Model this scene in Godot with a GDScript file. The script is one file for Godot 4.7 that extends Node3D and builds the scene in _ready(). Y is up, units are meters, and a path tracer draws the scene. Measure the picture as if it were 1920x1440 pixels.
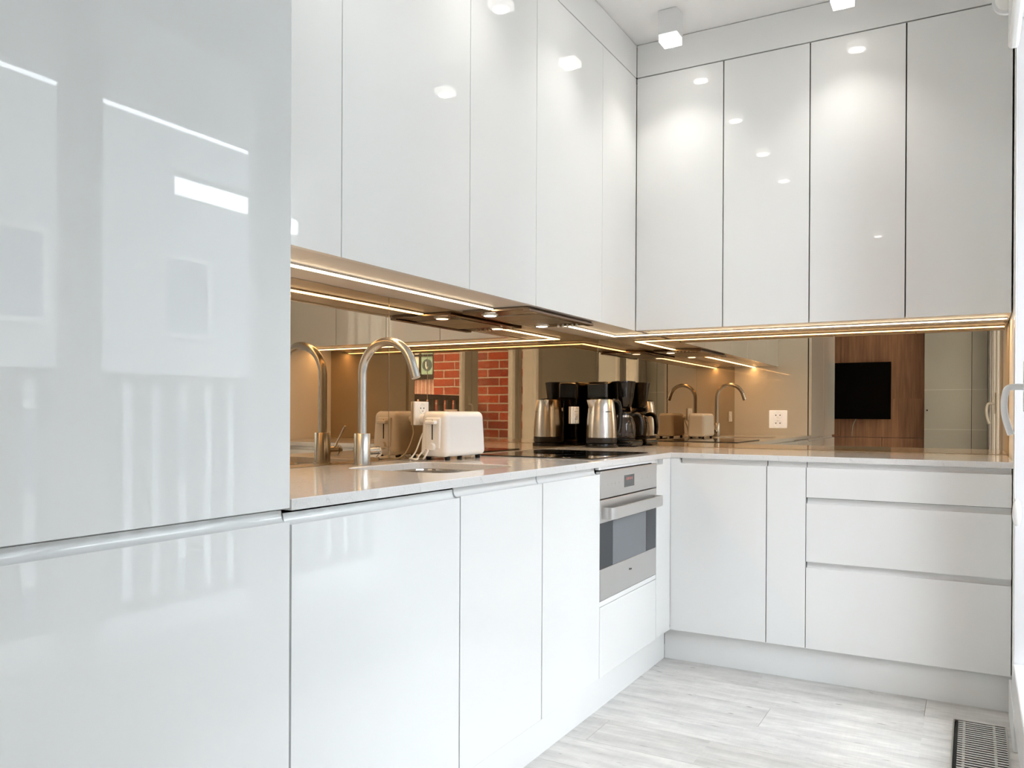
extends Node3D
# Handle-free white gloss kitchen in an L, bronze mirror splashback, daylight from a balcony window on the right.
# Axes: left wall is x = 0, back wall is z = 0, floor is y = 0; the camera looks towards -x and -z.

const XR := 1.886          # inner face of the window wall
const F := 0.62            # front plane of the base cabinets (left run, x)
const FZ := 0.628          # front plane of the base cabinets (back run, z)
const U := 0.359           # front plane of the upper cabinets (left run)
const UZ := 0.374          # front plane of the upper cabinets (back run)
const H := 0.90            # worktop
const YC := 0.878          # underside of the worktop
const YU := 1.46           # lower edge of the upper doors
const YT := 2.6555         # upper edge of the upper doors
const CEIL := 2.8136
const TALL := 2.875        # where the tall cabinets begin

const SKY_ENERGY := 18.0
const SPOT_ENERGY := 0.40
const LED_ENERGY := 0.17
const EXPOSURE := 0.87

var M := {}
var taken := {}
var at_of := {}


func _ready() -> void:
	look()
	materials()
	room()
	windows()
	outdoors()
	tall_cabinets()
	upper_cabinets()
	base_cabinets()
	worktop()
	splashback()
	oven()
	cooktop()
	hood()
	led_strips()
	ceiling_spots()
	sink_and_tap()
	toaster()
	kettle()
	coffee_maker()
	sockets()
	floor_grille()
	living_room()


# ---------------------------------------------------------------- camera, sky, exposure
func look() -> void:
	var c := Camera3D.new()
	c.name = "camera"
	add_child(c)
	c.position = Vector3(1.75636, 1.06596, 4.01925)
	c.rotation = Vector3(-0.002287, 0.516201, 0.004762)
	c.projection = Camera3D.PROJECTION_FRUSTUM
	c.near = 0.05
	c.far = 200.0
	var f := 1524.976
	c.size = c.near * 1440.0 / f
	c.frustum_offset = Vector2(0.0, c.near * 58.49 / f)
	c.current = true
	var w := WorldEnvironment.new()
	w.name = "surroundings"
	var e := Environment.new()
	e.background_mode = Environment.BG_SKY
	var sky := Sky.new()
	var sm := ProceduralSkyMaterial.new()
	sm.sky_top_color = Color(0.93, 0.965, 1.0)
	sm.sky_horizon_color = Color(0.96, 0.98, 1.0)
	sm.ground_bottom_color = Color(0.50, 0.50, 0.49)
	sm.ground_horizon_color = Color(0.56, 0.56, 0.55)
	sky.sky_material = sm
	e.sky = sky
	e.background_energy_multiplier = SKY_ENERGY
	e.tonemap_mode = Environment.TONE_MAPPER_LINEAR
	e.tonemap_exposure = EXPOSURE
	e.sdfgi_enabled = true
	e.ssao_enabled = true
	e.ssil_enabled = true
	w.environment = e
	add_child(w)


# ---------------------------------------------------------------- names, things, parts
func numbered(called: String) -> String:
	if not taken.has(called):
		taken[called] = 0
		return called
	taken[called] += 1
	return "%s_%03d" % [called, taken[called]]


func thing(called: String, label: String, category: String, at := Vector3.ZERO, group := "") -> Node3D:
	var o := Node3D.new()
	o.name = numbered(called)
	add_child(o)
	o.position = at
	at_of[o] = at
	o.set_meta("label", label)
	o.set_meta("category", category)
	if group:
		o.set_meta("group", group)
	return o


func struct(called: String, label := "") -> Node3D:
	var o := Node3D.new()
	o.name = called
	add_child(o)
	at_of[o] = Vector3.ZERO
	o.set_meta("kind", "structure")
	if label:
		o.set_meta("label", label)
	return o


# a part: the geometry in s is given in world axes for placed things
func part(parent: Node3D, called: String, s: SurfaceTool, m: Material, label := "") -> MeshInstance3D:
	return part_mesh(parent, called, s.commit(), m, label)


func part_mesh(parent: Node3D, called: String, mesh: Mesh, m: Material, label := "") -> MeshInstance3D:
	var o := MeshInstance3D.new()
	o.name = called
	o.mesh = mesh
	o.material_override = m
	parent.add_child(o, true)
	if at_of.has(parent):
		o.position = -at_of[parent]
	if label:
		o.set_meta("label", label)
	return o


func copy(o: Node3D, at: Vector3, label: String) -> Node3D:
	var c: Node3D = o.duplicate()
	c.name = numbered(String(o.name))
	add_child(c)
	c.position = at
	c.set_meta("label", label)
	return c


# ---------------------------------------------------------------- geometry
func mb() -> SurfaceTool:
	var s := SurfaceTool.new()
	s.begin(Mesh.PRIMITIVE_TRIANGLES)
	return s


func vert(s: SurfaceTool, p: Vector3, n: Vector3) -> void:
	s.set_normal(n)
	s.add_vertex(p)


func tri(s: SurfaceTool, a: Vector3, b: Vector3, c: Vector3, na: Vector3, nb: Vector3, nc: Vector3) -> void:
	if (b - a).cross(c - a).dot(na + nb + nc) > 0.0:
		vert(s, a, na); vert(s, c, nc); vert(s, b, nb)
	else:
		vert(s, a, na); vert(s, b, nb); vert(s, c, nc)


func quad(s: SurfaceTool, a: Vector3, b: Vector3, c: Vector3, d: Vector3, n: Vector3) -> void:
	tri(s, a, b, c, n, n, n)
	tri(s, a, c, d, n, n, n)


func quadn(s: SurfaceTool, p: Array, n: Array) -> void:
	tri(s, p[0], p[1], p[2], n[0], n[1], n[2])
	tri(s, p[0], p[2], p[3], n[0], n[2], n[3])


func box(s: SurfaceTool, lo: Vector3, hi: Vector3) -> void:
	for ax in 3:
		var u := (ax + 1) % 3
		var v := (ax + 2) % 3
		for sg in [-1.0, 1.0]:
			var n := Vector3.ZERO
			n[ax] = sg
			var p := []
			for k in [[0, 0], [1, 0], [1, 1], [0, 1]]:
				var q := Vector3.ZERO
				q[ax] = hi[ax] if sg > 0 else lo[ax]
				q[u] = hi[u] if k[0] else lo[u]
				q[v] = hi[v] if k[1] else lo[v]
				p.append(q)
			quad(s, p[0], p[1], p[2], p[3], n)


# box with rounded edges; taper draws the upper end in along x and z
func rbox(s: SurfaceTool, lo: Vector3, hi: Vector3, r := 0.0015, k := 1, taper := Vector2.ZERO) -> void:
	var c := (lo + hi) * 0.5
	var h := (hi - lo) * 0.5
	r = minf(r, minf(h.x, minf(h.y, h.z)) * 0.999)
	var inner := h - Vector3.ONE * r
	for ax in 3:
		var u := (ax + 1) % 3
		var v := (ax + 2) % 3
		var gu := []
		var gv := []
		for g in [[gu, inner[u]], [gv, inner[v]]]:
			for i in k + 1:
				g[0].append(-g[1] - r * tan(PI / 4.0 * (1.0 - float(i) / k)))
			for i in k + 1:
				g[0].append(g[1] + r * tan(PI / 4.0 * float(i) / k))
		for sg in [-1.0, 1.0]:
			var pts := []
			var nrm := []
			for a in gu:
				var rp := []
				var rn := []
				for b in gv:
					var q := Vector3.ZERO
					q[ax] = sg * h[ax]
					q[u] = a
					q[v] = b
					var cl := Vector3(clampf(q.x, -inner.x, inner.x), clampf(q.y, -inner.y, inner.y), clampf(q.z, -inner.z, inner.z))
					var n := (q - cl).normalized()
					var w := c + cl + n * r
					var up := (w.y - lo.y) / (hi.y - lo.y)
					w.x = c.x + (w.x - c.x) * (1.0 - taper.x * up)
					w.z = c.z + (w.z - c.z) * (1.0 - taper.y * up)
					rp.append(w)
					rn.append(n)
				pts.append(rp)
				nrm.append(rn)
			for i in gu.size() - 1:
				for j in gv.size() - 1:
					quadn(s, [pts[i][j], pts[i + 1][j], pts[i + 1][j + 1], pts[i][j + 1]], [nrm[i][j], nrm[i + 1][j], nrm[i + 1][j + 1], nrm[i][j + 1]])


func place(axis: String, u: float, v: float, w: float) -> Vector3:
	match axis:
		"x": return Vector3(w, v, u)     # profile in (z, y), pulled along x
		"y": return Vector3(u, w, v)     # profile in (x, z), pulled along y
	return Vector3(u, v, w)              # profile in (x, y), pulled along z


func prism(s: SurfaceTool, pts: PackedVector2Array, axis: String, w0: float, w1: float, smooth := false) -> void:
	if Geometry2D.is_polygon_clockwise(pts):
		pts.reverse()
	var n := pts.size()
	var en := []
	for i in n:
		var d := (pts[(i + 1) % n] - pts[i]).normalized()
		en.append(Vector2(d.y, -d.x))
	for i in n:
		var j := (i + 1) % n
		var e: Vector2 = en[i]
		var na := place(axis, e.x, e.y, 0.0)
		var nb := na
		if smooth:
			var ea: Vector2 = (e + en[(i + n - 1) % n])
			var eb: Vector2 = (e + en[j])
			if e.dot(en[(i + n - 1) % n]) > 0.8:
				na = place(axis, ea.x, ea.y, 0.0).normalized()
			if e.dot(en[j]) > 0.8:
				nb = place(axis, eb.x, eb.y, 0.0).normalized()
		quadn(s, [place(axis, pts[i].x, pts[i].y, w0), place(axis, pts[j].x, pts[j].y, w0), place(axis, pts[j].x, pts[j].y, w1), place(axis, pts[i].x, pts[i].y, w1)], [na, nb, nb, na])
	var cap := place(axis, 0.0, 0.0, 1.0)
	var idx := Geometry2D.triangulate_polygon(pts)
	for k in idx.size() / 3:
		for end in [[w0, -cap], [w1, cap]]:
			var p := []
			for m in 3:
				p.append(place(axis, pts[idx[k * 3 + m]].x, pts[idx[k * 3 + m]].y, end[0]))
			tri(s, p[0], p[1], p[2], end[1], end[1], end[1])


func rrect(x0: float, z0: float, x1: float, z1: float, r: float, n := 6) -> PackedVector2Array:
	var o := PackedVector2Array()
	for c in [[x1 - r, z1 - r, 0.0], [x0 + r, z1 - r, 0.5], [x0 + r, z0 + r, 1.0], [x1 - r, z0 + r, 1.5]]:
		for i in n + 1:
			var a: float = (c[2] + 0.5 * float(i) / n) * PI
			o.append(Vector2(c[0] + r * cos(a), c[1] + r * sin(a)))
	return o


# solid of revolution about the axis through o along up; prof is [radius, height] from one end to the other
func lathe(s: SurfaceTool, prof: Array, seg: int, o := Vector3.ZERO, up := Vector3.UP) -> void:
	var side := up.cross(Vector3(0.3, 0.2, 0.9)).normalized() if absf(up.y) < 0.9 else Vector3.RIGHT
	var other := up.cross(side).normalized()
	var en := []
	for i in prof.size() - 1:
		var d := Vector2(prof[i + 1][0] - prof[i][0], prof[i + 1][1] - prof[i][1]).normalized()
		en.append(Vector2(d.y, -d.x))
	var flip := 1.0
	var area := 0.0
	for i in prof.size() - 1:
		area += (prof[i + 1][1] - prof[i][1]) * (prof[i + 1][0] + prof[i][0])
	if area < 0.0:
		flip = -1.0
	for i in prof.size() - 1:
		var e: Vector2 = en[i]
		var a := e
		var b := e
		if i > 0 and e.dot(en[i - 1]) > 0.7:
			a = (e + en[i - 1]).normalized()
		if i < prof.size() - 2 and e.dot(en[i + 1]) > 0.7:
			b = (e + en[i + 1]).normalized()
		for k in seg:
			var p := []
			var n := []
			for c in [[i, k, a], [i + 1, k, b], [i + 1, k + 1, b], [i, k + 1, a]]:
				var t: float = TAU * float(c[1]) / seg
				var out: Vector3 = side * cos(t) + other * sin(t)
				p.append(o + out * float(prof[c[0]][0]) + up * float(prof[c[0]][1]))
				n.append((out * c[2].x + up * c[2].y) * flip)
			quadn(s, p, n)


func tube(s: SurfaceTool, pts: Array, r, seg := 12, caps := true) -> void:
	var n := pts.size()
	var ref := Vector3.ZERO
	var rings := []
	var norms := []
	for i in n:
		var t: Vector3 = (pts[mini(i + 1, n - 1)] - pts[maxi(i - 1, 0)]).normalized()
		if i == 0:
			ref = t.cross(Vector3.UP if absf(t.y) < 0.9 else Vector3.RIGHT).normalized()
		ref = (ref - t * ref.dot(t)).normalized()
		var b := t.cross(ref)
		var rr: float = r[i] if r is Array else r
		var ring := []
		var nr := []
		for k in seg:
			var a := TAU * k / seg
			var d := ref * cos(a) + b * sin(a)
			ring.append(pts[i] + d * rr)
			nr.append(d)
		rings.append(ring)
		norms.append(nr)
	for i in n - 1:
		for k in seg:
			var j := (k + 1) % seg
			quadn(s, [rings[i][k], rings[i + 1][k], rings[i + 1][j], rings[i][j]], [norms[i][k], norms[i + 1][k], norms[i + 1][j], norms[i][j]])
	if caps:
		for e in [[0, pts[0] - pts[1]], [n - 1, pts[n - 1] - pts[n - 2]]]:
			var d: Vector3 = e[1].normalized()
			for k in seg:
				tri(s, pts[e[0]], rings[e[0]][k], rings[e[0]][(k + 1) % seg], d, d, d)


func curve(pts: Array, n := 8) -> Array:
	var out := []
	for i in pts.size() - 1:
		for k in n:
			out.append(pts[i].cubic_interpolate(pts[i + 1], pts[maxi(i - 1, 0)], pts[mini(i + 2, pts.size() - 1)], float(k) / n))
	out.append(pts[-1])
	return out


# ---------------------------------------------------------------- materials
func mat(called: String, c: Color, rough := 0.5, metal := 0.0, spec := 0.5) -> StandardMaterial3D:
	var m := StandardMaterial3D.new()
	m.resource_name = called
	m.albedo_color = c
	m.roughness = rough
	m.metallic = metal
	m.metallic_specular = spec
	M[called] = m
	return m


func glow(called: String, c: Color, energy: float) -> StandardMaterial3D:
	var m := mat(called, Color(0.9, 0.9, 0.9), 0.4)
	m.emission_enabled = true
	m.emission = c
	m.emission_energy_multiplier = energy
	return m


# the grain of a surface, computed pixel by pixel
func grain(kind: String, w: int, h: int) -> ImageTexture:
	var im := Image.create_empty(w, h, false, Image.FORMAT_RGB8)
	var a := noise({"brick": 41, "quartz": 11, "oak": 21, "walnut": 31}[kind], {"brick": 0.06, "quartz": 0.18, "oak": 0.05, "walnut": 0.045}[kind], 4 if kind != "quartz" else 2)
	var b := noise(22, 0.012, 4)
	var d := noise(23, 0.035, 2)
	for y in h:
		for x in w:
			var v := 0.0
			var c := Color.WHITE
			match kind:
				"brick":
					v = 0.85 + 0.13 * a.get_noise_2d(x, y) + 0.10 * a.get_noise_2d(x * 5.0 + 300.0, y * 5.0)
					c = Color(v, v, v)
				"quartz":   # fine pale grain and a few faint grey veins
					var vein := absf(b.get_noise_2d(x, y))
					v = 0.905 + 0.022 * a.get_noise_2d(x, y) - 0.085 * smoothstep(0.045, 0.0, vein) * (0.5 + 0.5 * a.get_noise_2d(x * 0.3, y * 0.3))
					c = Color(v, v * 0.995, v * 0.985)
				"oak":      # long streaks along x, cross saw marks, small dark knots
					var k := smoothstep(0.66, 0.84, d.get_noise_2d(x * 0.40 + 77.0, y * 1.5))
					v = 0.865 + 0.040 * a.get_noise_2d(x * 0.08, y * 1.1) + 0.085 * b.get_noise_2d(x * 0.40, y * 1.0) + 0.030 * b.get_noise_2d(x * 1.6 + 400.0, y * 2.6) + 0.014 * a.get_noise_2d(x * 2.2 + 900.0, y * 0.12) - 0.22 * k
					c = Color(v, v * (0.992 - 0.02 * k), v * (0.976 - 0.04 * k))
				"walnut":   # grain runs up and down
					v = 0.78 + 0.11 * a.get_noise_2d(x * 1.5, y * 0.09) + 0.14 * a.get_noise_2d(x * 0.22 + 500.0, y * 0.05)
					c = Color(v, v * 0.76, v * 0.62)
			im.set_pixel(x, y, c)
	return ImageTexture.create_from_image(im)


func noise(sd: int, freq: float, oct := 3) -> FastNoiseLite:
	var n := FastNoiseLite.new()
	n.seed = sd
	n.noise_type = FastNoiseLite.TYPE_SIMPLEX_SMOOTH
	n.frequency = freq
	n.fractal_octaves = oct
	return n


func triplanar(m: StandardMaterial3D, t: Texture2D, scale: Vector3, offset := Vector3.ZERO) -> void:
	m.albedo_texture = t
	m.uv1_triplanar = true
	m.uv1_world_triplanar = true
	m.uv1_scale = scale
	m.uv1_offset = offset


func materials() -> void:
	mat("gloss_white", Color(0.955, 0.96, 0.955), 0.02)
	mat("carcass", Color(0.86, 0.845, 0.82), 0.25)
	mat("edging_gap_shade", Color(0.24, 0.19, 0.155), 0.5)  # edging brown that also stands in for shade in the door gaps
	mat("dark_gap", Color(0.10, 0.10, 0.11), 0.7)  # behind cabinet doors this near-black stands in for gap shade
	mat("wall_paint", Color(0.955, 0.955, 0.95), 0.7)
	mat("ceiling_paint", Color(0.98, 0.98, 0.98), 0.8)
	mat("bronze_mirror", Color(0.755, 0.675, 0.57), 0.0, 1.0)
	mat("steel", Color(0.80, 0.79, 0.77), 0.26, 1.0)
	mat("steel_polished", Color(0.82, 0.80, 0.77), 0.16, 1.0)
	mat("oven_steel", Color(0.84, 0.835, 0.83), 0.38, 1.0)
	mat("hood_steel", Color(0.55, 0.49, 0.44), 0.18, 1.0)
	mat("filter_steel", Color(0.68, 0.66, 0.63), 0.35, 1.0)
	mat("black_glass", Color(0.012, 0.012, 0.013), 0.02)
	mat("oven_glass", Color(0.17, 0.19, 0.22), 0.03, 0.0, 0.4)
	mat("oven_window", Color(0.46, 0.48, 0.50), 0.03, 0.0, 0.4)
	mat("display_glass", Color(0.30, 0.31, 0.31), 0.1)
	mat("red_digits", Color(0.66, 0.42, 0.40), 0.4)
	mat("black_plastic", Color(0.028, 0.028, 0.03), 0.12)
	mat("black_matt", Color(0.035, 0.034, 0.034), 0.4)
	mat("white_plastic", Color(0.96, 0.96, 0.955), 0.16)
	mat("white_satin", Color(0.93, 0.935, 0.935), 0.3)
	mat("white_frame", Color(0.93, 0.935, 0.94), 0.22)
	mat("rubber", Color(0.10, 0.10, 0.10), 0.6)
	mat("aluminium", Color(0.82, 0.81, 0.79), 0.3, 1.0)
	mat("grille_metal", Color(0.90, 0.895, 0.88), 0.35, 0.6)
	mat("hole", Color(0.05, 0.05, 0.05), 0.6)
	mat("screen_black", Color(0.006, 0.006, 0.007), 0.3, 0.0, 0.25)
	mat("wardrobe_white", Color(0.84, 0.845, 0.83), 0.12)
	mat("wardrobe_line", Color(0.93, 0.93, 0.92), 0.3)
	mat("dark_wood", Color(0.13, 0.10, 0.085), 0.55)
	mat("mortar", Color(0.82, 0.79, 0.75), 0.9)
	mat("balcony_floor", Color(0.56, 0.56, 0.55), 0.8)
	mat("pale_tile", Color(0.86, 0.86, 0.85), 0.7)
	mat("concrete", Color(0.66, 0.66, 0.65), 0.9)
	mat("render_wall", Color(0.54, 0.55, 0.55), 0.85)
	mat("pink_board", Color(0.66, 0.50, 0.47), 0.7)
	mat("pale_batten", Color(0.80, 0.72, 0.68), 0.7)
	mat("facade_glass", Color(0.30, 0.34, 0.38), 0.05)
	mat("blind_and_sky_white", Color(0.93, 0.94, 0.93), 0.7)  # blind fabric, also panes with sky reflection as plain white
	mat("mint", Color(0.60, 0.74, 0.70), 0.5)
	mat("slate", Color(0.30, 0.38, 0.42), 0.5)
	for i in 5:
		mat("brick_%d" % i, [Color(0.80, 0.33, 0.21), Color(0.74, 0.30, 0.21), Color(0.84, 0.37, 0.23), Color(0.69, 0.29, 0.22), Color(0.78, 0.35, 0.25)][i], 0.85)
	var brick_grain := grain("brick", 128, 128)
	for i in 5:
		triplanar(M["brick_%d" % i], brick_grain, Vector3(4, 4, 4))

	var g := StandardMaterial3D.new()
	g.resource_name = "clear_glass"
	g.albedo_color = Color(0.95, 0.98, 0.97, 0.06)
	g.transparency = BaseMaterial3D.TRANSPARENCY_ALPHA
	g.roughness = 0.0
	M["clear_glass"] = g
	var cg := StandardMaterial3D.new()
	cg.resource_name = "carafe_glass"
	cg.albedo_color = Color(0.30, 0.28, 0.27, 0.35)
	cg.transparency = BaseMaterial3D.TRANSPARENCY_ALPHA
	cg.roughness = 0.02
	M["carafe_glass"] = cg

	glow("led_diffuser", Color(1.0, 0.90, 0.74), 10.0)
	glow("spot_lens", Color(1.0, 0.97, 0.92), 28.0)
	glow("spot_body", Color(1.0, 0.985, 0.96), 3.5)
	glow("hood_lamp", Color(1.0, 0.96, 0.90), 14.0)

	triplanar(mat("quartz", Color(1, 1, 1), 0.07), grain("quartz", 512, 512), Vector3(1.7, 1.7, 1.7))
	var oak := grain("oak", 1024, 512)
	for i in 4:
		var tint: float = [1.0, 0.925, 0.985, 0.95][i]
		triplanar(mat("oak_%d" % i, Color(tint, tint, tint), 0.42), oak, Vector3(0.62, 1.0, 1.9), Vector3(0.37 * i, 0.0, 0.29 * i))
	triplanar(mat("walnut", Color(1, 1, 1), 0.35), grain("walnut", 512, 512), Vector3(1.1, 0.8, 1.1))


# ---------------------------------------------------------------- the room
func room() -> void:
	var s := mb()
	# planks run along x in rows 0.2 m wide
	var fl := struct("floor", "whitewashed oak plank floor")
	box(s, Vector3(-2.5, -0.12, -0.15), Vector3(XR, -0.012, 6.1))
	part(fl, "subfloor", s, M["dark_gap"])
	var rng := RandomNumberGenerator.new()
	rng.seed = 5
	for row in 29:
		var z0 := 0.39 + 0.2 * row
		var z1 := minf(z0 + 0.2, 6.05)
		if z1 <= z0:
			break
		var left := 0.0 if z0 < 4.25 else -2.5
		var joint: float = {1: 1.609, 3: 1.121, 2: 0.42, 4: 1.72, 5: 0.66}.get(row, rng.randf_range(0.2, 1.5))
		var cuts := [left]
		var c := joint - 1.38 * ceilf((joint - left) / 1.38)
		while c < XR:
			if c > left + 0.05 and c < XR - 0.05:
				cuts.append(c)
			c += 1.38
		cuts.append(XR)
		for i in cuts.size() - 1:
			var p := mb()
			rbox(p, Vector3(cuts[i] + 0.0006, -0.012, z0 + 0.0006), Vector3(cuts[i + 1] - 0.0006, 0.0, z1 - 0.0006), 0.0009)
			part(fl, "plank", p, M["oak_%d" % ((row * 3 + i * 2 + (1 if row == 3 else 0)) % 4)])

	s = mb()
	box(s, Vector3(-2.65, CEIL, -0.15), Vector3(2.1, CEIL + 0.15, 6.2))
	part(struct("ceiling", "plain white ceiling"), "slab", s, M["ceiling_paint"])
	s = mb()
	box(s, Vector3(-0.15, -0.12, 0.0), Vector3(0.0, CEIL, 4.29))
	part(struct("wall_left", "white wall behind the left cabinet run"), "plaster", s, M["wall_paint"])
	s = mb()
	box(s, Vector3(-0.15, -0.12, -0.15), Vector3(2.1, CEIL, 0.0))
	part(struct("wall_back", "white wall behind the back cabinet run"), "plaster", s, M["wall_paint"])
	s = mb()
	box(s, Vector3(-2.65, -0.12, 4.14), Vector3(-0.15, CEIL, 4.29))
	part(struct("wall_partition", "white partition where the living room widens"), "plaster", s, M["wall_paint"])
	s = mb()
	box(s, Vector3(-2.65, -0.12, 4.29), Vector3(-2.5, CEIL, 6.2))
	part(struct("wall_side", "white side wall of the living room"), "plaster", s, M["wall_paint"])
	s = mb()
	box(s, Vector3(-2.5, -0.12, 6.05), Vector3(2.1, CEIL, 6.2))
	part(struct("wall_front", "white wall behind the television panel"), "plaster", s, M["wall_paint"])
	# window wall: solid at the kitchen end, openings for the balcony window and the added living room window
	var wr := struct("wall_right", "white window wall")
	s = mb()
	box(s, Vector3(XR, -0.12, 0.0), Vector3(2.1, CEIL, 0.81))
	box(s, Vector3(XR, 2.52, 0.81), Vector3(2.1, CEIL, 2.98))
	box(s, Vector3(XR, -0.12, 0.81), Vector3(2.1, 0.05, 2.98))
	box(s, Vector3(XR, -0.12, 2.98), Vector3(2.1, CEIL, 4.25))
	box(s, Vector3(XR, -0.12, 4.25), Vector3(2.1, 0.55, 5.75))
	box(s, Vector3(XR, 2.42, 4.25), Vector3(2.1, CEIL, 5.75))
	box(s, Vector3(XR, -0.12, 5.75), Vector3(2.1, CEIL, 6.05))
	part(wr, "plaster", s, M["wall_paint"])
	s = mb()
	rbox(s, Vector3(XR - 0.016, 0.0, 0.632), Vector3(XR, 0.13, 1.0), 0.004, 2)
	part(struct("baseboard_right", "short white baseboard beside the drawers"), "board", s, M["white_satin"])


func bars(s: SurfaceTool, x0: float, x1: float, y0: float, y1: float, z0: float, z1: float, w: float, r := 0.004) -> void:
	rbox(s, Vector3(x0, y0, z0), Vector3(x1, y0 + w, z1), r)
	rbox(s, Vector3(x0, y1 - w, z0), Vector3(x1, y1, z1), r)
	rbox(s, Vector3(x0, y0 + w, z0), Vector3(x1, y1 - w, z0 + w), r)
	rbox(s, Vector3(x0, y0 + w, z1 - w), Vector3(x1, y1 - w, z1), r)


func windows() -> void:
	var w := struct("window_1", "tall white balcony window of three glazed sashes")
	var s := mb()
	bars(s, 1.905, 1.965, 0.05, 2.52, 0.81, 2.98, 0.055)
	for z in [1.69, 2.485]:
		rbox(s, Vector3(1.905, 0.12, z - 0.03), Vector3(1.965, 2.45, z + 0.03), 0.004)
	part(w, "frame", s, M["white_frame"])
	var zs := [[0.825, 1.69, 0.075, 0.105], [1.69, 2.485, 0.10, 0.06], [2.485, 2.96, 0.06, 0.08]]
	for k in 3:
		var a: Array = zs[k]
		s = mb()
		rbox(s, Vector3(1.872, 0.09, a[0] + 0.004), Vector3(1.93, 2.47, a[0] + a[2]), 0.006, 2)
		rbox(s, Vector3(1.872, 0.09, a[1] - a[3]), Vector3(1.93, 2.47, a[1] - 0.004), 0.006, 2)
		rbox(s, Vector3(1.872, 0.09, a[0] + a[2]), Vector3(1.93, 0.256, a[1] - a[3]), 0.006, 2)
		rbox(s, Vector3(1.872, 2.36, a[0] + a[2]), Vector3(1.93, 2.47, a[1] - a[3]), 0.006, 2)
		var sash := part(w, "sash", s, M["white_frame"])
		s = mb()
		box(s, Vector3(1.898, 0.25, a[0] + a[2] - 0.01), Vector3(1.902, 2.37, a[1] - a[3] + 0.01))
		part(sash, "pane", s, M["clear_glass"])
		if k == 0:
			# lever handle hanging down
			s = mb()
			rbox(s, Vector3(1.864, 1.075, 1.612), Vector3(1.872, 1.205, 1.648), 0.004, 2)
			tube(s, curve([Vector3(1.872, 1.137, 1.63), Vector3(1.845, 1.138, 1.63), Vector3(1.829, 1.132, 1.63), Vector3(1.823, 1.10, 1.63), Vector3(1.826, 1.06, 1.63), Vector3(1.838, 1.018, 1.63)], 5), 0.0078, 12)
			part(sash, "handle", s, M["white_satin"], "white lever handle hanging down")
	# living room window, added to bring daylight into that room
	w = struct("window_2", "white window added to light the living room")
	s = mb()
	bars(s, 1.91, 1.985, 0.55, 2.42, 4.25, 5.75, 0.07)
	rbox(s, Vector3(1.91, 0.62, 5.06), Vector3(1.985, 2.35, 5.14), 0.004)
	part(w, "frame", s, M["white_frame"])
	for z in [[4.32, 5.06], [5.14, 5.68]]:
		s = mb()
		bars(s, 1.90, 1.96, 0.62, 2.35, z[0], z[1], 0.06)
		var sash := part(w, "sash", s, M["white_frame"])
		s = mb()
		box(s, Vector3(1.928, 0.67, z[0] + 0.05), Vector3(1.932, 2.30, z[1] - 0.05))
		part(sash, "pane", s, M["clear_glass"])

	# roller blind on the first sash, rolled up, with its chain
	var b := thing("roller_blind", "rolled-up white roller blind at the top of the balcony window", "roller blind", Vector3(1.84, 2.19, 1.3))
	s = mb()
	lathe(s, [[0.0, 0.0], [0.040, 0.0], [0.043, 0.003], [0.043, 0.016], [0.0, 0.016]], 28, Vector3(1.842, 2.352, 1.062), Vector3(0, 0, 1))
	rbox(s, Vector3(1.842, 2.335, 1.062), Vector3(1.874, 2.395, 1.078), 0.004)
	part(b, "bracket", s, M["white_plastic"])
	s = mb()
	lathe(s, [[0.0, 0.0], [0.034, 0.0], [0.034, 0.50], [0.0, 0.50]], 28, Vector3(1.842, 2.352, 1.078), Vector3(0, 0, 1))
	part(b, "roll", s, M["blind_and_sky_white"])
	s = mb()
	rbox(s, Vector3(1.8425, 2.192, 1.082), Vector3(1.8715, 2.352, 1.578), 0.012, 3)
	part(b, "bottom_rail", s, M["white_plastic"])
	s = mb()
	rbox(s, Vector3(1.8385, 2.34, 1.0605), Vector3(1.8415, 2.385, 1.0625), 0.0005)
	part(b, "slot", s, M["hole"])
	s = mb()
	tube(s, [Vector3(1.868, 2.33, 1.055), Vector3(1.8685, 0.81, 1.055)], 0.0017, 6)
	part(b, "chain", s, M["white_plastic"])
	s = mb()
	lathe(s, [[0.0, -0.052], [0.008, -0.046], [0.0125, -0.025], [0.0125, 0.0], [0.009, 0.022], [0.003, 0.03], [0.0, 0.031]], 16, Vector3(1.8745, 0.775, 1.055))
	part(b, "chain_weight", s, M["white_plastic"])


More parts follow.
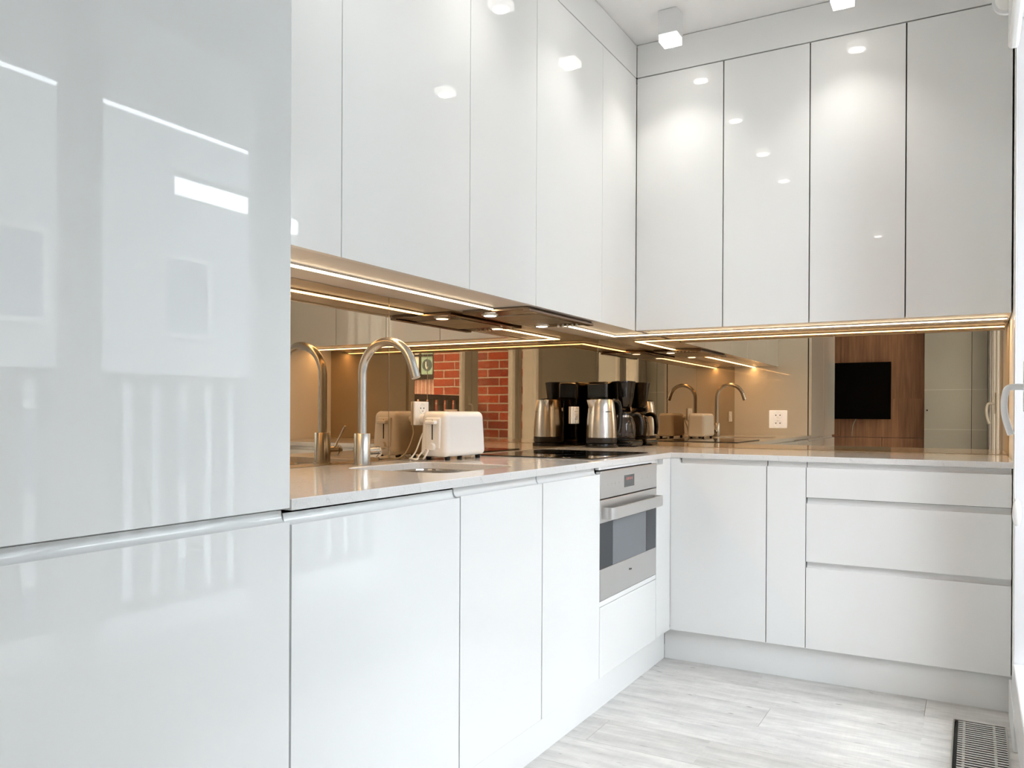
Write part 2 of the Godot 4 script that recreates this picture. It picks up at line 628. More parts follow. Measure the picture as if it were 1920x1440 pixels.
# ---------------------------------------------------------------- what stands outside the windows
func outdoors() -> void:
	var s := mb()
	box(s, Vector3(2.1, -0.20, -6.0), Vector3(3.45, -0.02, 3.75))
	part(struct("floor_balcony", "grey balcony floor"), "slab", s, M["balcony_floor"])
	s = mb()
	box(s, Vector3(2.1, 2.683, -6.0), Vector3(3.40, 2.90, 9.0))
	part(struct("ceiling_balcony", "grey underside of the balcony above"), "slab", s, M["concrete"])

	# brick side wall of the balcony, every brick set out
	var w := thing("brick_wall", "red brick side wall of the balcony with pale mortar", "brick wall", Vector3(2.75, -0.02, 3.42))
	s = mb()
	box(s, Vector3(2.1, -0.02, 3.4045), Vector3(3.46, 2.683, 3.46))
	part(w, "mortar", s, M["mortar"])
	var whole := mb()
	box(whole, Vector3(0, 0, 0), Vector3(0.268, 0.078, 0.02))
	var wholem := whole.commit()
	var halfm_tool := mb()
	box(halfm_tool, Vector3(0, 0, 0), Vector3(0.127, 0.078, 0.02))
	var halfm := halfm_tool.commit()
	for c in 36:
		var y := -0.012 + 0.0915 * c
		if y + 0.078 > 2.68:
			break
		var x := 2.203
		var k := 0
		if c % 2:
			brick(w, halfm, x, y, c * 7)
			x += 0.1405
		while x + 0.268 < 3.47:
			brick(w, wholem, x, y, c * 7 + k * 3 + (c * k) % 5)
			x += 0.282
			k += 1
		if x + 0.127 < 3.47:
			brick(w, halfm, x, y, c * 7 + k * 3)

	# dark timber balustrade along the outer edge
	var r := thing("balcony_railing", "dark brown balcony railing of upright timber slats", "railing", Vector3(3.0, -0.02, 0.5))
	s = mb()
	rbox(s, Vector3(2.93, 1.20, -6.0), Vector3(3.05, 1.25, 3.40), 0.004)
	part(r, "top_rail", s, M["dark_wood"])
	s = mb()
	rbox(s, Vector3(2.97, 0.10, -6.0), Vector3(3.02, 0.16, 3.40), 0.004)
	part(r, "bottom_rail", s, M["dark_wood"])
	var slat := mb()
	box(slat, Vector3(-0.012, 0.16, -0.045), Vector3(0.012, 1.20, 0.045))
	var slatm := slat.commit()
	for i in 60:
		var o := part_mesh(r, "slat", slatm, M["dark_wood"])
		o.position += Vector3(2.995, 0.0, 3.33 - 0.155 * i)

	# neighbouring house seen past the brick wall: pink boards below, glazed bay above
	var n := thing("neighbour_house", "neighbouring house with pink upright boards and a glazed bay", "house", Vector3(6.0, -3.0, 9.0))
	s = mb()
	box(s, Vector3(3.6, -3.0, 9.02), Vector3(9.5, 4.6, 12.0))
	part(n, "wall", s, M["render_wall"])
	var bm := mb()
	box(bm, Vector3(0, 0.2, 0), Vector3(0.072, 1.72, 0.02))
	var boardm := bm.commit()
	var tm := mb()
	box(tm, Vector3(0, 0.2, 0), Vector3(0.016, 1.72, 0.03))
	var battenm := tm.commit()
	for i in 34:
		var o := part_mesh(n, "board", boardm, M["pink_board"])
		o.position += Vector3(6.60 + 0.09 * i, 0.0, 9.0)
		o = part_mesh(n, "batten", battenm, M["pale_batten"])
		o.position += Vector3(6.60 + 0.09 * i + 0.073, 0.0, 8.99)
	s = mb()
	box(s, Vector3(6.55, 1.72, 8.94), Vector3(9.5, 1.80, 9.02))
	part(n, "sill", s, M["dark_wood"])
	for i in 8:
		var x := 6.71 + 0.33 * i
		s = mb()
		box(s, Vector3(x + 0.02, 1.82, 8.985), Vector3(x + 0.31, 2.17, 9.0))
		box(s, Vector3(x + 0.02, 2.21, 8.985), Vector3(x + 0.31, 3.2, 9.0))
		var pane := part(n, "pane", s, M["mint"] if i == 2 else M["blind_and_sky_white"])  # white panes: the sky reflected in the glass is put into the colour
		s = mb()
		box(s, Vector3(x - 0.02, 1.80, 8.96), Vector3(x + 0.02, 3.2, 9.0))
		box(s, Vector3(x + 0.02, 2.17, 8.96), Vector3(x + 0.31, 2.21, 9.0))
		part(n, "glazing_bar", s, M["dark_wood"])
		if i == 2:
			s = mb()
			lathe(s, [[0.0, 0.0], [0.115, 0.0], [0.115, 0.006], [0.0, 0.006]], 24, Vector3(x + 0.165, 2.0, 8.978), Vector3(0, 0, 1))
			part(pane, "round_emblem", s, M["slate"], "dark round emblem")
			s = mb()
			tube(s, curve([Vector3(x + 0.19, 2.06, 8.976), Vector3(x + 0.19, 1.97, 8.976), Vector3(x + 0.165, 1.93, 8.976), Vector3(x + 0.14, 1.97, 8.976)], 4), 0.011, 6)
			part(pane, "emblem_stroke", s, M["blind_and_sky_white"])

	# apartment block across the street
	var a := thing("apartment_block", "pale rendered apartment block across the street", "building", Vector3(12.5, -4.0, 0.0))
	s = mb()
	box(s, Vector3(12.0, -4.0, -24.0), Vector3(18.0, 4.98, 8.0))
	box(s, Vector3(12.0, 5.41, -24.0), Vector3(12.3, 6.16, 8.0))
	box(s, Vector3(12.0, 4.98, -5.7), Vector3(12.3, 5.41, 8.0))
	box(s, Vector3(12.0, 4.98, -24.0), Vector3(12.3, 5.41, -11.5))
	part(a, "wall", s, M["render_wall"])
	var wf := mb()
	bars(wf, 0.0, 0.06, 0.0, 1.5, 0.0, 1.1, 0.09)
	var wfm := wf.commit()
	var wp := mb()
	box(wp, Vector3(0.03, 0.05, 0.05), Vector3(0.05, 1.45, 1.05))
	var wpm := wp.commit()
	for fl in 3:
		for i in 9:
			var pos := Vector3(11.95, -3.0 + 2.7 * fl, -22.0 + 3.1 * i)
			var fr := part_mesh(a, "window", wfm, M["concrete"])
			fr.position += pos
			part_mesh(fr, "pane", wpm, M["facade_glass"])
	s = mb()
	box(s, Vector3(3.45, -4.2, -30.0), Vector3(40.0, -4.0, 30.0))
	part(struct("ground", "pale street below"), "paving", s, M["pale_tile"])


func brick(w: Node3D, m: Mesh, x: float, y: float, k: int) -> void:
	var o := part_mesh(w, "brick", m, M["brick_%d" % (k % 5)])
	o.position += Vector3(x, y, 3.40 + 0.0015 * (k % 3))


# ---------------------------------------------------------------- cabinets
# door whose upper edge is scooped out as a finger grip; "x" faces +x (pulled along z), "z" faces +z (pulled along x)
func grip_door(s: SurfaceTool, facing: String, f: float, y0: float, y1: float, w0: float, w1: float) -> void:
	var c := 0.0012
	var p := PackedVector2Array([Vector2(f - 0.026, y0), Vector2(f - c, y0), Vector2(f, y0 + c), Vector2(f, y1 - 0.022), Vector2(f - 0.001, y1 - 0.021)])
	for q in [[0.004, 0.0225], [0.009, 0.0235], [0.015, 0.0225], [0.0195, 0.019], [0.022, 0.013], [0.0228, 0.006], [0.0228, 0.0008], [0.026, 0.0008]]:
		p.append(Vector2(f - q[0], y1 - q[1]))
	prism(s, p, "z" if facing == "x" else "x", w0, w1, true)


func slab_door(s: SurfaceTool, facing: String, f: float, y0: float, y1: float, w0: float, w1: float, t := 0.021) -> void:
	if facing == "x":
		rbox(s, Vector3(f - t, y0, w0), Vector3(f, y1, w1), 0.0013)
	else:
		rbox(s, Vector3(w0, y0, f - t), Vector3(w1, y1, f), 0.0013)


func tall_cabinets() -> void:
	var spans := [[TALL, 3.478, "tall white gloss cabinet at the end of the worktop"], [3.481, 4.13, "tall white gloss cabinet at the living room end of the run"]]
	for k in 2:
		var z0: float = spans[k][0]
		var z1: float = spans[k][1]
		var t := thing("tall_cabinet", spans[k][2], "cabinet", Vector3(F * 0.5, 0, (z0 + z1) * 0.5), "tall cabinets")
		var s := mb()
		rbox(s, Vector3(0.002, 0.10, z0), Vector3(F - 0.029, CEIL - 0.004, z1), 0.001)
		part(t, "body", s, M["gloss_white"])
		s = mb()
		box(s, Vector3(0.30, 0.0, z0 + 0.002), Vector3(F - 0.035, 0.10, z1 - 0.002))
		part(t, "plinth", s, M["gloss_white"])
		s = mb()
		box(s, Vector3(F - 0.0235, 0.90, z0 + 0.003), Vector3(F - 0.0215, YT, z1 - 0.003))
		part(t, "gap_shade", s, M["dark_gap"])  # dark sheet behind the upper door, shade of the gaps as colour
		s = mb()
		slab_door(s, "x", F, 0.8825, YT, z0 + 0.0006, z1 - 0.0015)
		part(t, "upper_door", s, M["gloss_white"])
		s = mb()
		grip_door(s, "x", F, 0.136, YC, z0 + 0.0012, z1 - 0.0015)
		part(t, "lower_door", s, M["gloss_white"])
		s = mb()
		slab_door(s, "x", F, YT + 0.005, CEIL - 0.005, z0, z1)
		part(t, "top_panel", s, M["gloss_white"])


func upper_cabinets() -> void:
	var left := [[2.4376, TALL, "white upper cabinet against the tall cabinet"], [1.8344, 2.4376, "wide white upper cabinet above the tap"], [1.3828, 1.8344, "narrow white upper cabinet between the tap and hood cabinets"], [0.7763, 1.3828, "wide white upper cabinet above the cooker hood"], [UZ + 0.001, 0.7763, "white upper cabinet in the inner corner"]]
	for k in left.size():
		var a: Array = left[k]
		var t := thing("upper_cabinet", a[2], "cabinet", Vector3(0.18, YU, (a[0] + a[1]) * 0.5), "upper cabinets over the hob run")
		var s := mb()
		var z0: float = a[0]
		rbox(s, Vector3(0.001, 1.4646, 0.001 if k == 4 else z0 + 0.0003), Vector3(U - 0.0235, YT, a[1] - 0.0003), 0.0008)
		part(t, "body", s, M["carcass"])
		s = mb()
		box(s, Vector3(U - 0.0232, YU + 0.008, z0 + 0.001), Vector3(U - 0.0205, YT, a[1] - 0.001))
		part(t, "gap_shade", s, M["edging_gap_shade"])  # brown sheet behind the door, darkens the gaps like shade
		s = mb()
		slab_door(s, "x", U, YU, YT - 0.0022, z0 + 0.0013, a[1] - 0.0013, 0.020)
		part(t, "door", s, M["gloss_white"])
	var xs := [U + 0.001, 0.7724, 1.1424, 1.5132, XR - 0.004]
	var back := ["white upper cabinet door beside the inner corner", "second white upper cabinet from the corner above the socket", "third white upper cabinet from the corner", "last white upper cabinet against the window wall"]
	for k in 4:
		var t := thing("upper_cabinet", back[k], "cabinet", Vector3((xs[k] + xs[k + 1]) * 0.5, YU, 0.18), "upper cabinets along the back wall")
		var s := mb()
		rbox(s, Vector3(xs[k] + 0.0003, 1.4646, 0.001), Vector3(xs[k + 1] - 0.0003, YT, UZ - 0.0235), 0.0008)
		part(t, "body", s, M["carcass"])
		s = mb()
		box(s, Vector3(xs[k] + 0.001, YU + 0.008, UZ - 0.0232), Vector3(xs[k + 1] - 0.001, YT, UZ - 0.0205))
		part(t, "gap_shade", s, M["edging_gap_shade"])  # same brown sheet, gap shade painted behind the back run doors
		s = mb()
		slab_door(s, "z", UZ, YU, YT - 0.0022, xs[k] + (0.001 if k == 0 else 0.0024), xs[k + 1] - 0.0024, 0.020)
		part(t, "door", s, M["gloss_white"])
	# filler panels between the upper cabinets and the ceiling
	var b := thing("filler_panel", "white filler panel above the hob run up to the ceiling", "panel", Vector3(0.18, YT, 1.6), "filler panels under the ceiling")
	var s := mb()
	box(s, Vector3(0.001, YT + 0.0005, 0.001), Vector3(U - 0.0215, CEIL - 0.0005, TALL - 0.001))
	part(b, "backing", s, M["edging_gap_shade"])
	s = mb()
	slab_door(s, "x", U, YT + 0.0028, CEIL - 0.0028, UZ + 0.001, TALL - 0.001, 0.020)
	part(b, "front", s, M["gloss_white"])
	b = thing("filler_panel", "white filler panel above the back run up to the ceiling", "panel", Vector3(1.1, YT, 0.18), "filler panels under the ceiling")
	s = mb()
	box(s, Vector3(U - 0.0205, YT + 0.0005, 0.001), Vector3(XR - 0.001, CEIL - 0.0005, UZ - 0.0215))
	part(b, "backing", s, M["edging_gap_shade"])
	s = mb()
	slab_door(s, "z", UZ, YT + 0.0028, CEIL - 0.0028, U + 0.001, XR - 0.001, 0.020)
	part(b, "front", s, M["gloss_white"])


func base_cabinets() -> void:
	var left := [[2.2818, TALL, "white base cabinet beside the tall cabinet under the tap"], [1.8268, 2.2818, "white base cabinet second from the tall cabinet"], [1.3885, 1.8268, "white base cabinet beside the oven"]]
	var s: SurfaceTool
	for k in 3:
		var a: Array = left[k]
		var t := thing("base_cabinet", a[2], "cabinet", Vector3(0.3, 0.0, (a[0] + a[1]) * 0.5), "base cabinets of the sink run")
		s = mb()
		box(s, Vector3(0.01, 0.134, a[0] + 0.002), Vector3(F - 0.029, 0.66, a[1] - 0.002))
		box(s, Vector3(0.565, 0.66, a[0] + 0.002), Vector3(F - 0.029, YC - 0.02, a[1] - 0.002))
		part(t, "body", s, M["dark_gap"])
		s = mb()
		grip_door(s, "x", F, 0.136, YC - (0.0065 if k == 0 else 0.0035), a[0] + 0.0026, a[1] - (0.0045 if k == 0 else 0.0026))
		part(t, "door", s, M["gloss_white"])
	# oven housing: fascia strip above, panel below, filler to the corner
	var h := thing("oven_housing", "white cabinet around the built-in oven", "cabinet", Vector3(0.3, 0.0, 1.1), "base cabinets of the sink run")
	s = mb()
	box(s, Vector3(0.01, 0.134, 0.81), Vector3(F - 0.024, 0.375, 1.386))
	part(h, "body", s, M["dark_gap"])
	s = mb()
	prism(s, PackedVector2Array([Vector2(F - 0.021, 0.8675), Vector2(F - 0.006, 0.8675), Vector2(F - 0.006, YC - 0.0015), Vector2(F - 0.021, YC - 0.0015)]), "z", 0.8085, 1.3865)
	part(h, "top_fascia", s, M["gloss_white"])
	s = mb()
	slab_door(s, "x", F, 0.136, 0.384, 0.8085, 1.3865)
	part(h, "lower_panel", s, M["gloss_white"])
	s = mb()
	slab_door(s, "x", F - 0.001, 0.386, 0.404, 0.8085, 1.3865, 0.015)
	part(h, "vent_strip", s, M["gloss_white"])
	s = mb()
	grip_door(s, "x", F, 0.136, YC - 0.001, 0.727, 0.806)
	box(s, Vector3(F - 0.021, 0.136, FZ), Vector3(F, YC - 0.001, 0.727))
	part(h, "corner_filler", s, M["gloss_white"])
	# back run
	var t := thing("base_cabinet", "white base cabinet in the inner corner of the back run", "cabinet", Vector3(0.82, 0.0, 0.3), "base cabinets of the back run")
	s = mb()
	box(s, Vector3(F + 0.004, 0.134, 0.01), Vector3(1.0235, YC - 0.02, FZ - 0.029))
	part(t, "body", s, M["dark_gap"])
	s = mb()
	grip_door(s, "z", FZ, 0.136, YC - 0.001, 0.664, 1.0232)
	box(s, Vector3(F + 0.001, 0.136, FZ - 0.021), Vector3(0.658, YC - 0.001, FZ))
	prism(s, PackedVector2Array([Vector2(0.658, 0.136), Vector2(0.664, 0.136), Vector2(0.664, YC - 0.021), Vector2(0.6625, YC - 0.0175), Vector2(0.6605, YC - 0.009), Vector2(0.658, YC - 0.001)]), "z", FZ - 0.021, FZ)
	part(t, "door", s, M["gloss_white"])
	t = thing("base_cabinet", "slim white pull-out cabinet between corner door and drawers", "cabinet", Vector3(1.10, 0.0, 0.3), "base cabinets of the back run")
	s = mb()
	box(s, Vector3(1.026, 0.134, 0.01), Vector3(1.177, YC - 0.02, FZ - 0.029))
	part(t, "body", s, M["dark_gap"])
	s = mb()
	grip_door(s, "z", FZ, 0.136, YC - 0.001, 1.0268, 1.1768)
	part(t, "door", s, M["gloss_white"])
	t = thing("drawer_cabinet", "wide white cabinet of three drawers beside the window wall", "cabinet", Vector3(1.53, 0.0, 0.3), "base cabinets of the back run")
	s = mb()
	box(s, Vector3(1.1795, 0.134, 0.01), Vector3(XR - 0.012, YC - 0.02, FZ - 0.029))
	part(t, "body", s, M["dark_gap"])
	for d in [[0.737, YC - 0.001], [0.4815, 0.7345], [0.136, 0.479]]:
		s = mb()
		grip_door(s, "z", FZ, d[0], d[1], 1.1798, XR - 0.010)
		part(t, "drawer", s, M["gloss_white"])
	# plinths
	t = thing("plinth", "white plinth under the sink run", "plinth", Vector3(F - 0.06, 0, 1.7), "plinths")
	s = mb()
	rbox(s, Vector3(F - 0.055, 0.0, FZ - 0.033), Vector3(F - 0.035, 0.132, TALL - 0.002), 0.001)
	part(t, "board", s, M["gloss_white"])
	t = thing("plinth", "white plinth under the drawers of the back run", "plinth", Vector3(1.2, 0, FZ - 0.06), "plinths")
	s = mb()
	rbox(s, Vector3(F - 0.034, 0.0, FZ - 0.053), Vector3(XR - 0.001, 0.132, FZ - 0.033), 0.001)
	part(t, "board", s, M["gloss_white"])


const SINK := [0.125, 1.76, 0.50, 2.17]


func worktop() -> void:
	var e := 0.004
	var ov := 0.002
	var outer := PackedVector2Array([Vector2(e, e), Vector2(XR - 0.003, e), Vector2(XR - 0.003, FZ + ov), Vector2(F + ov, FZ + ov), Vector2(F + ov, TALL - 0.0015), Vector2(e, TALL - 0.0015)])
	var hole := rrect(SINK[0], SINK[1], SINK[2], SINK[3], 0.055, 6)
	var c := 0.0018
	var t := thing("worktop", "L-shaped white quartz worktop with faint grey veins", "worktop", Vector3(0.3, YC, 1.2))
	var s := mb()
	var top_outer: PackedVector2Array = Geometry2D.offset_polygon(outer, -c)[0]
	var top_hole: PackedVector2Array = Geometry2D.offset_polygon(hole, c)[0]
	for lvl in [[top_outer, top_hole, H, Vector3.UP], [outer, hole, YC, Vector3.DOWN]]:
		var p: PackedVector2Array = lvl[0].duplicate()
		var q: PackedVector2Array = lvl[1].duplicate()
		if Geometry2D.is_polygon_clockwise(p):
			p.reverse()
		if not Geometry2D.is_polygon_clockwise(q):
			q.reverse()
		# cut the ring open between the nearest corners
		var best := [1e9, 0, 0]
		for i in p.size():
			for j in q.size():
				var d := p[i].distance_to(q[j])
				if d < best[0] and p[i].x < 0.1 and p[i].y > 2.0:
					best = [d, i, j]
		var ring := PackedVector2Array()
		for i in p.size() + 1:
			ring.append(p[(best[1] + i) % p.size()])
		for j in q.size() + 1:
			ring.append(q[(best[2] + j) % q.size()])
		var idx := Geometry2D.triangulate_polygon(ring)
		for k in idx.size() / 3:
			var n: Vector3 = lvl[3]
			var v := []
			for m in 3:
				v.append(Vector3(ring[idx[k * 3 + m]].x, lvl[2], ring[idx[k * 3 + m]].y))
			tri(s, v[0], v[1], v[2], n, n, n)
	wall_of(s, outer, YC, H - c, 1.0)
	wall_of(s, hole, YC, H - c, -1.0)
	# chamfered upper arris
	for ring in [[outer, c, 1.0], [hole, c, -1.0]]:
		var p: PackedVector2Array = ring[0].duplicate()
		if Geometry2D.is_polygon_clockwise(p):
			p.reverse()
		var m := p.size()
		for i in m:
			var j := (i + 1) % m
			var a := inset(p, i, -ring[1] * ring[2])
			var b := inset(p, j, -ring[1] * ring[2])
			var d := (p[j] - p[i]).normalized()
			var n := Vector3(d.y * ring[2], 1.0, -d.x * ring[2]).normalized()
			quad(s, Vector3(p[i].x, H - c, p[i].y), Vector3(p[j].x, H - c, p[j].y), Vector3(b.x, H, b.y), Vector3(a.x, H, a.y), n)
	part(t, "slab", s, M["quartz"])


# corner i of a counter-clockwise polygon moved outwards by d
func inset(p: PackedVector2Array, i: int, d: float) -> Vector2:
	var n := p.size()
	var e0 := (p[i] - p[(i + n - 1) % n]).normalized()
	var e1 := (p[(i + 1) % n] - p[i]).normalized()
	var n0 := Vector2(e0.y, -e0.x)
	var n1 := Vector2(e1.y, -e1.x)
	return p[i] + (n0 + n1) * d / maxf(1.0 + n0.dot(n1), 0.2)


func wall_of(s: SurfaceTool, poly: PackedVector2Array, y0: float, y1: float, sg: float) -> void:
	var p := poly.duplicate()
	if Geometry2D.is_polygon_clockwise(p):
		p.reverse()
	var n := p.size()
	for i in n:
		var j := (i + 1) % n
		var d := (p[j] - p[i]).normalized()
		quad(s, Vector3(p[i].x, y0, p[i].y), Vector3(p[j].x, y0, p[j].y), Vector3(p[j].x, y1, p[j].y), Vector3(p[i].x, y1, p[i].y), Vector3(d.y, 0, -d.x) * sg)


func splashback() -> void:
	var t := thing("mirror_splashback", "bronze mirror splashback behind the tap and cooktop", "splashback", Vector3(0.0, H, 1.4), "bronze mirror splashbacks")
	for z in [[0.0045, 1.7925], [1.7945, TALL - 0.001]]:
		var s := mb()
		rbox(s, Vector3(0.0005, H + 0.0005, z[0]), Vector3(0.0045, 1.464, z[1]), 0.0006)
		part(t, "mirror_panel", s, M["bronze_mirror"])
	t = thing("mirror_splashback", "bronze mirror splashback on the back wall behind the white socket", "splashback", Vector3(0.95, H, 0.0), "bronze mirror splashbacks")
	var s := mb()
	rbox(s, Vector3(0.005, H + 0.0005, 0.0005), Vector3(XR - 0.001, 1.464, 0.0045), 0.0006)
	part(t, "mirror_panel", s, M["bronze_mirror"])


# ---------------------------------------------------------------- appliances
func oven() -> void:
	var z0 := 0.8085
	var z1 := 1.3865
	var t := thing("oven", "compact built-in steel oven with dark glass door", "oven", Vector3(0.3, 0.406, 1.1))
	var s := mb()
	box(s, Vector3(0.08, 0.41, z0 + 0.01), Vector3(F - 0.020, 0.858, z1 - 0.01))
	part(t, "body", s, M["black_matt"])
	s = mb()
	rbox(s, Vector3(F - 0.019, 0.7655, z0), Vector3(F + 0.001, 0.8625, z1), 0.0025, 2)
	var panel := part(t, "control_panel", s, M["oven_steel"])
	s = mb()
	rbox(s, Vector3(F - 0.002, 0.791, 1.063), Vector3(F + 0.0016, 0.836, 1.165), 0.0004)
	var disp := part(panel, "display", s, M["display_glass"])
	s = mb()
	for d in [[0.0, 0.012], [0.016, 0.012], [0.034, 0.012], [0.050, 0.012]]:
		box(s, Vector3(F + 0.0012, 0.817, 1.083 + d[0]), Vector3(F + 0.0019, 0.827, 1.083 + d[0] + d[1]))
	part(disp, "digits", s, M["red_digits"])
	for z in [0.88, 0.915, 0.95, 0.985, 1.215, 1.25, 1.285, 1.32]:
		s = mb()
		lathe(s, [[0.0045, 0.0], [0.0045, 0.0004], [0.0, 0.0004]], 12, Vector3(F + 0.001, 0.813, z), Vector3(1, 0, 0))
		part(panel, "touch_mark", s, M["aluminium"])
	s = mb()
	rbox(s, Vector3(F - 0.019, 0.680, z0), Vector3(F + 0.001, 0.7615, z1), 0.0025, 2)
	rbox(s, Vector3(F - 0.019, 0.4065, z0), Vector3(F + 0.001, 0.517, z1), 0.0025, 2)
	var door := part(t, "door", s, M["oven_steel"])
	s = mb()
	rbox(s, Vector3(F - 0.017, 0.517, z0 + 0.0005), Vector3(F - 0.0005, 0.680, z1 - 0.0005), 0.0006)
	part(door, "glass", s, M["oven_glass"])
	s = mb()
	rbox(s, Vector3(F - 0.006, 0.518, 0.929), Vector3(F + 0.0002, 0.679, 1.271), 0.0004)
	part(door, "window", s, M["oven_window"])
	# broad handle with rounded returns
	s = mb()
	var hp := PackedVector2Array()
	for a in [[1.366, F + 0.001], [1.366, F + 0.020]]:
		hp.append(Vector2(a[1], a[0]))
	for i in 7:
		var an := PI * 0.5 * i / 6.0
		hp.append(Vector2(F + 0.020 + 0.022 * sin(an), 1.344 + 0.022 * cos(an)))
	for i in 7:
		var an := PI * 0.5 * i / 6.0
		hp.append(Vector2(F + 0.020 + 0.022 * cos(an), 0.851 - 0.022 * sin(an)))
	hp.append(Vector2(F + 0.001, 0.829))
	hp.append(Vector2(F + 0.001, 0.837))
	for i in 7:
		var an := PI * 0.5 * i / 6.0
		hp.append(Vector2(F + 0.020 + 0.014 * sin(an), 0.851 - 0.014 * cos(an)))
	for i in 7:
		var an := PI * 0.5 * i / 6.0
		hp.append(Vector2(F + 0.020 + 0.014 * cos(an), 1.344 + 0.014 * sin(an)))
	hp.append(Vector2(F + 0.001, 1.358))
	prism(s, hp, "y", 0.694, 0.735, true)
	part(door, "handle", s, M["oven_steel"])
	s = mb()
	rbox(s, Vector3(F, 0.4715, 1.085), Vector3(F + 0.0014, 0.4775, 1.099), 0.0005)
	rbox(s, Vector3(F, 0.4725, 1.102), Vector3(F + 0.0014, 0.4800, 1.112), 0.0005)
	part(door, "maker_mark", s, M["rubber"], "tiny grey maker's mark")


func cooktop() -> void:
	var t := thing("cooktop", "black glass induction cooktop let into the white worktop", "cooktop", Vector3(0.3, H, 1.03))
	var s := mb()
	rbox(s, Vector3(0.065, H + 0.0003, 0.752), Vector3(0.562, H + 0.0045, 1.318), 0.002, 2)
	var g := part(t, "glass", s, M["black_glass"])
	for c in [[0.19, 0.90, 0.075], [0.19, 1.17, 0.095], [0.41, 0.90, 0.095], [0.41, 1.17, 0.075]]:
		s = mb()
		lathe(s, [[c[2] - 0.001, 0.0], [c[2] - 0.001, 0.0003], [c[2] + 0.001, 0.0003], [c[2] + 0.001, 0.0]], 40, Vector3(c[0], H + 0.0044, c[1]))
		part(g, "zone_ring", s, M["display_glass"])


func hood() -> void:
	var t := thing("cooker_hood", "slim steel cooker hood under the wide upper cabinet", "cooker hood", Vector3(0.18, 1.44, 1.09))
	var s := mb()
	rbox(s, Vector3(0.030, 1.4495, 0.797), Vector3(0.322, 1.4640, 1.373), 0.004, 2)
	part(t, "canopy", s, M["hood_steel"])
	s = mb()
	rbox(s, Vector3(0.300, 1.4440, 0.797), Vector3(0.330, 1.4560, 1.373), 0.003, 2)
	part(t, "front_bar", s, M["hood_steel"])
	for z in [[0.93, 1.085], [1.09, 1.245]]:
		s = mb()
		rbox(s, Vector3(0.065, 1.4470, z[0]), Vector3(0.290, 1.4500, z[1]), 0.001)
		part(t, "grease_filter", s, M["filter_steel"])
	for z in [0.871, 1.308]:
		s = mb()
		lathe(s, [[0.0, 0.0], [0.026, 0.0], [0.031, 0.001], [0.034, 0.004], [0.034, 0.006]], 28, Vector3(0.117, 1.4445, z))
		var lamp := part(t, "lamp", s, M["aluminium"])
		s = mb()
		lathe(s, [[0.0, 0.0], [0.024, 0.0], [0.024, 0.001]], 28, Vector3(0.117, 1.4435, z))
		part(lamp, "lamp_lens", s, M["hood_lamp"])
		spot(Vector3(0.117, 1.4405, z), 0.10, 62.0, 0.02, Color(1.0, 0.93, 0.84))
	for i in 5:
		s = mb()
		lathe(s, [[0.0, 0.0], [0.005, 0.0], [0.0055, 0.006]], 12, Vector3(0.17 + 0.022 * i, 1.4435, 0.815))
		part(t, "button", s, M["aluminium"])


func spot(at: Vector3, energy: float, angle: float, size: float, c: Color) -> void:
	var l := SpotLight3D.new()
	l.name = "spot"
	add_child(l, true)
	l.position = at
	l.rotation = Vector3(-PI / 2.0, 0, 0)
	l.light_energy = energy
	l.light_color = c
	l.light_size = size
	l.spot_angle = angle
	l.spot_range = 9.0
	l.spot_attenuation = 2.0
	l.spot_angle_attenuation = 0.9
	l.shadow_enabled = true


func strip(at: Vector3, size: Vector2, energy: float, c: Color) -> void:
	var l := AreaLight3D.new()
	l.name = "strip"
	add_child(l, true)
	l.position = at
	l.rotation = Vector3(-PI / 2.0, 0, 0)
	l.area_size = size
	l.area_normalize_energy = true
	l.light_energy = energy
	l.light_color = c
	l.area_range = 9.0
	l.area_attenuation = 2.0
	l.shadow_enabled = true


func led_strips() -> void:
	var warm := Color(1.0, 0.78, 0.50)
	var runs := [
		[Vector3(0.154, 0, 1.380), Vector3(0.178, 0, TALL - 0.003), "glowing LED strip under the upper cabinets above the tap"],
		[Vector3(0.154, 0, 0.154), Vector3(0.178, 0, 0.790), "short glowing LED strip between the hood and the corner"],
		[Vector3(0.179, 0, 0.154), Vector3(XR - 0.012, 0, 0.178), "long glowing LED strip under the back wall cabinets"]]
	for r in runs:
		var a: Vector3 = r[0]
		var b: Vector3 = r[1]
		var t := thing("led_strip", r[2], "LED strip", Vector3((a.x + b.x) / 2, 1.458, (a.z + b.z) / 2), "LED strips under the cabinets")
		var s := mb()
		box(s, Vector3(a.x, 1.4600, a.z), Vector3(b.x, 1.4645, b.z))
		part(t, "rail", s, M["aluminium"])
		s = mb()
		rbox(s, Vector3(a.x + 0.002, 1.4575, a.z + 0.001), Vector3(b.x - 0.002, 1.4602, b.z - 0.001), 0.0012)
		part(t, "led_diffuser", s, M["led_diffuser"])
		var c := (a + b) * 0.5
		var d := b - a
		strip(Vector3(c.x, 1.4568, c.z), Vector2(d.x - 0.004, d.z - 0.004), LED_ENERGY * maxf(d.x, d.z), warm)


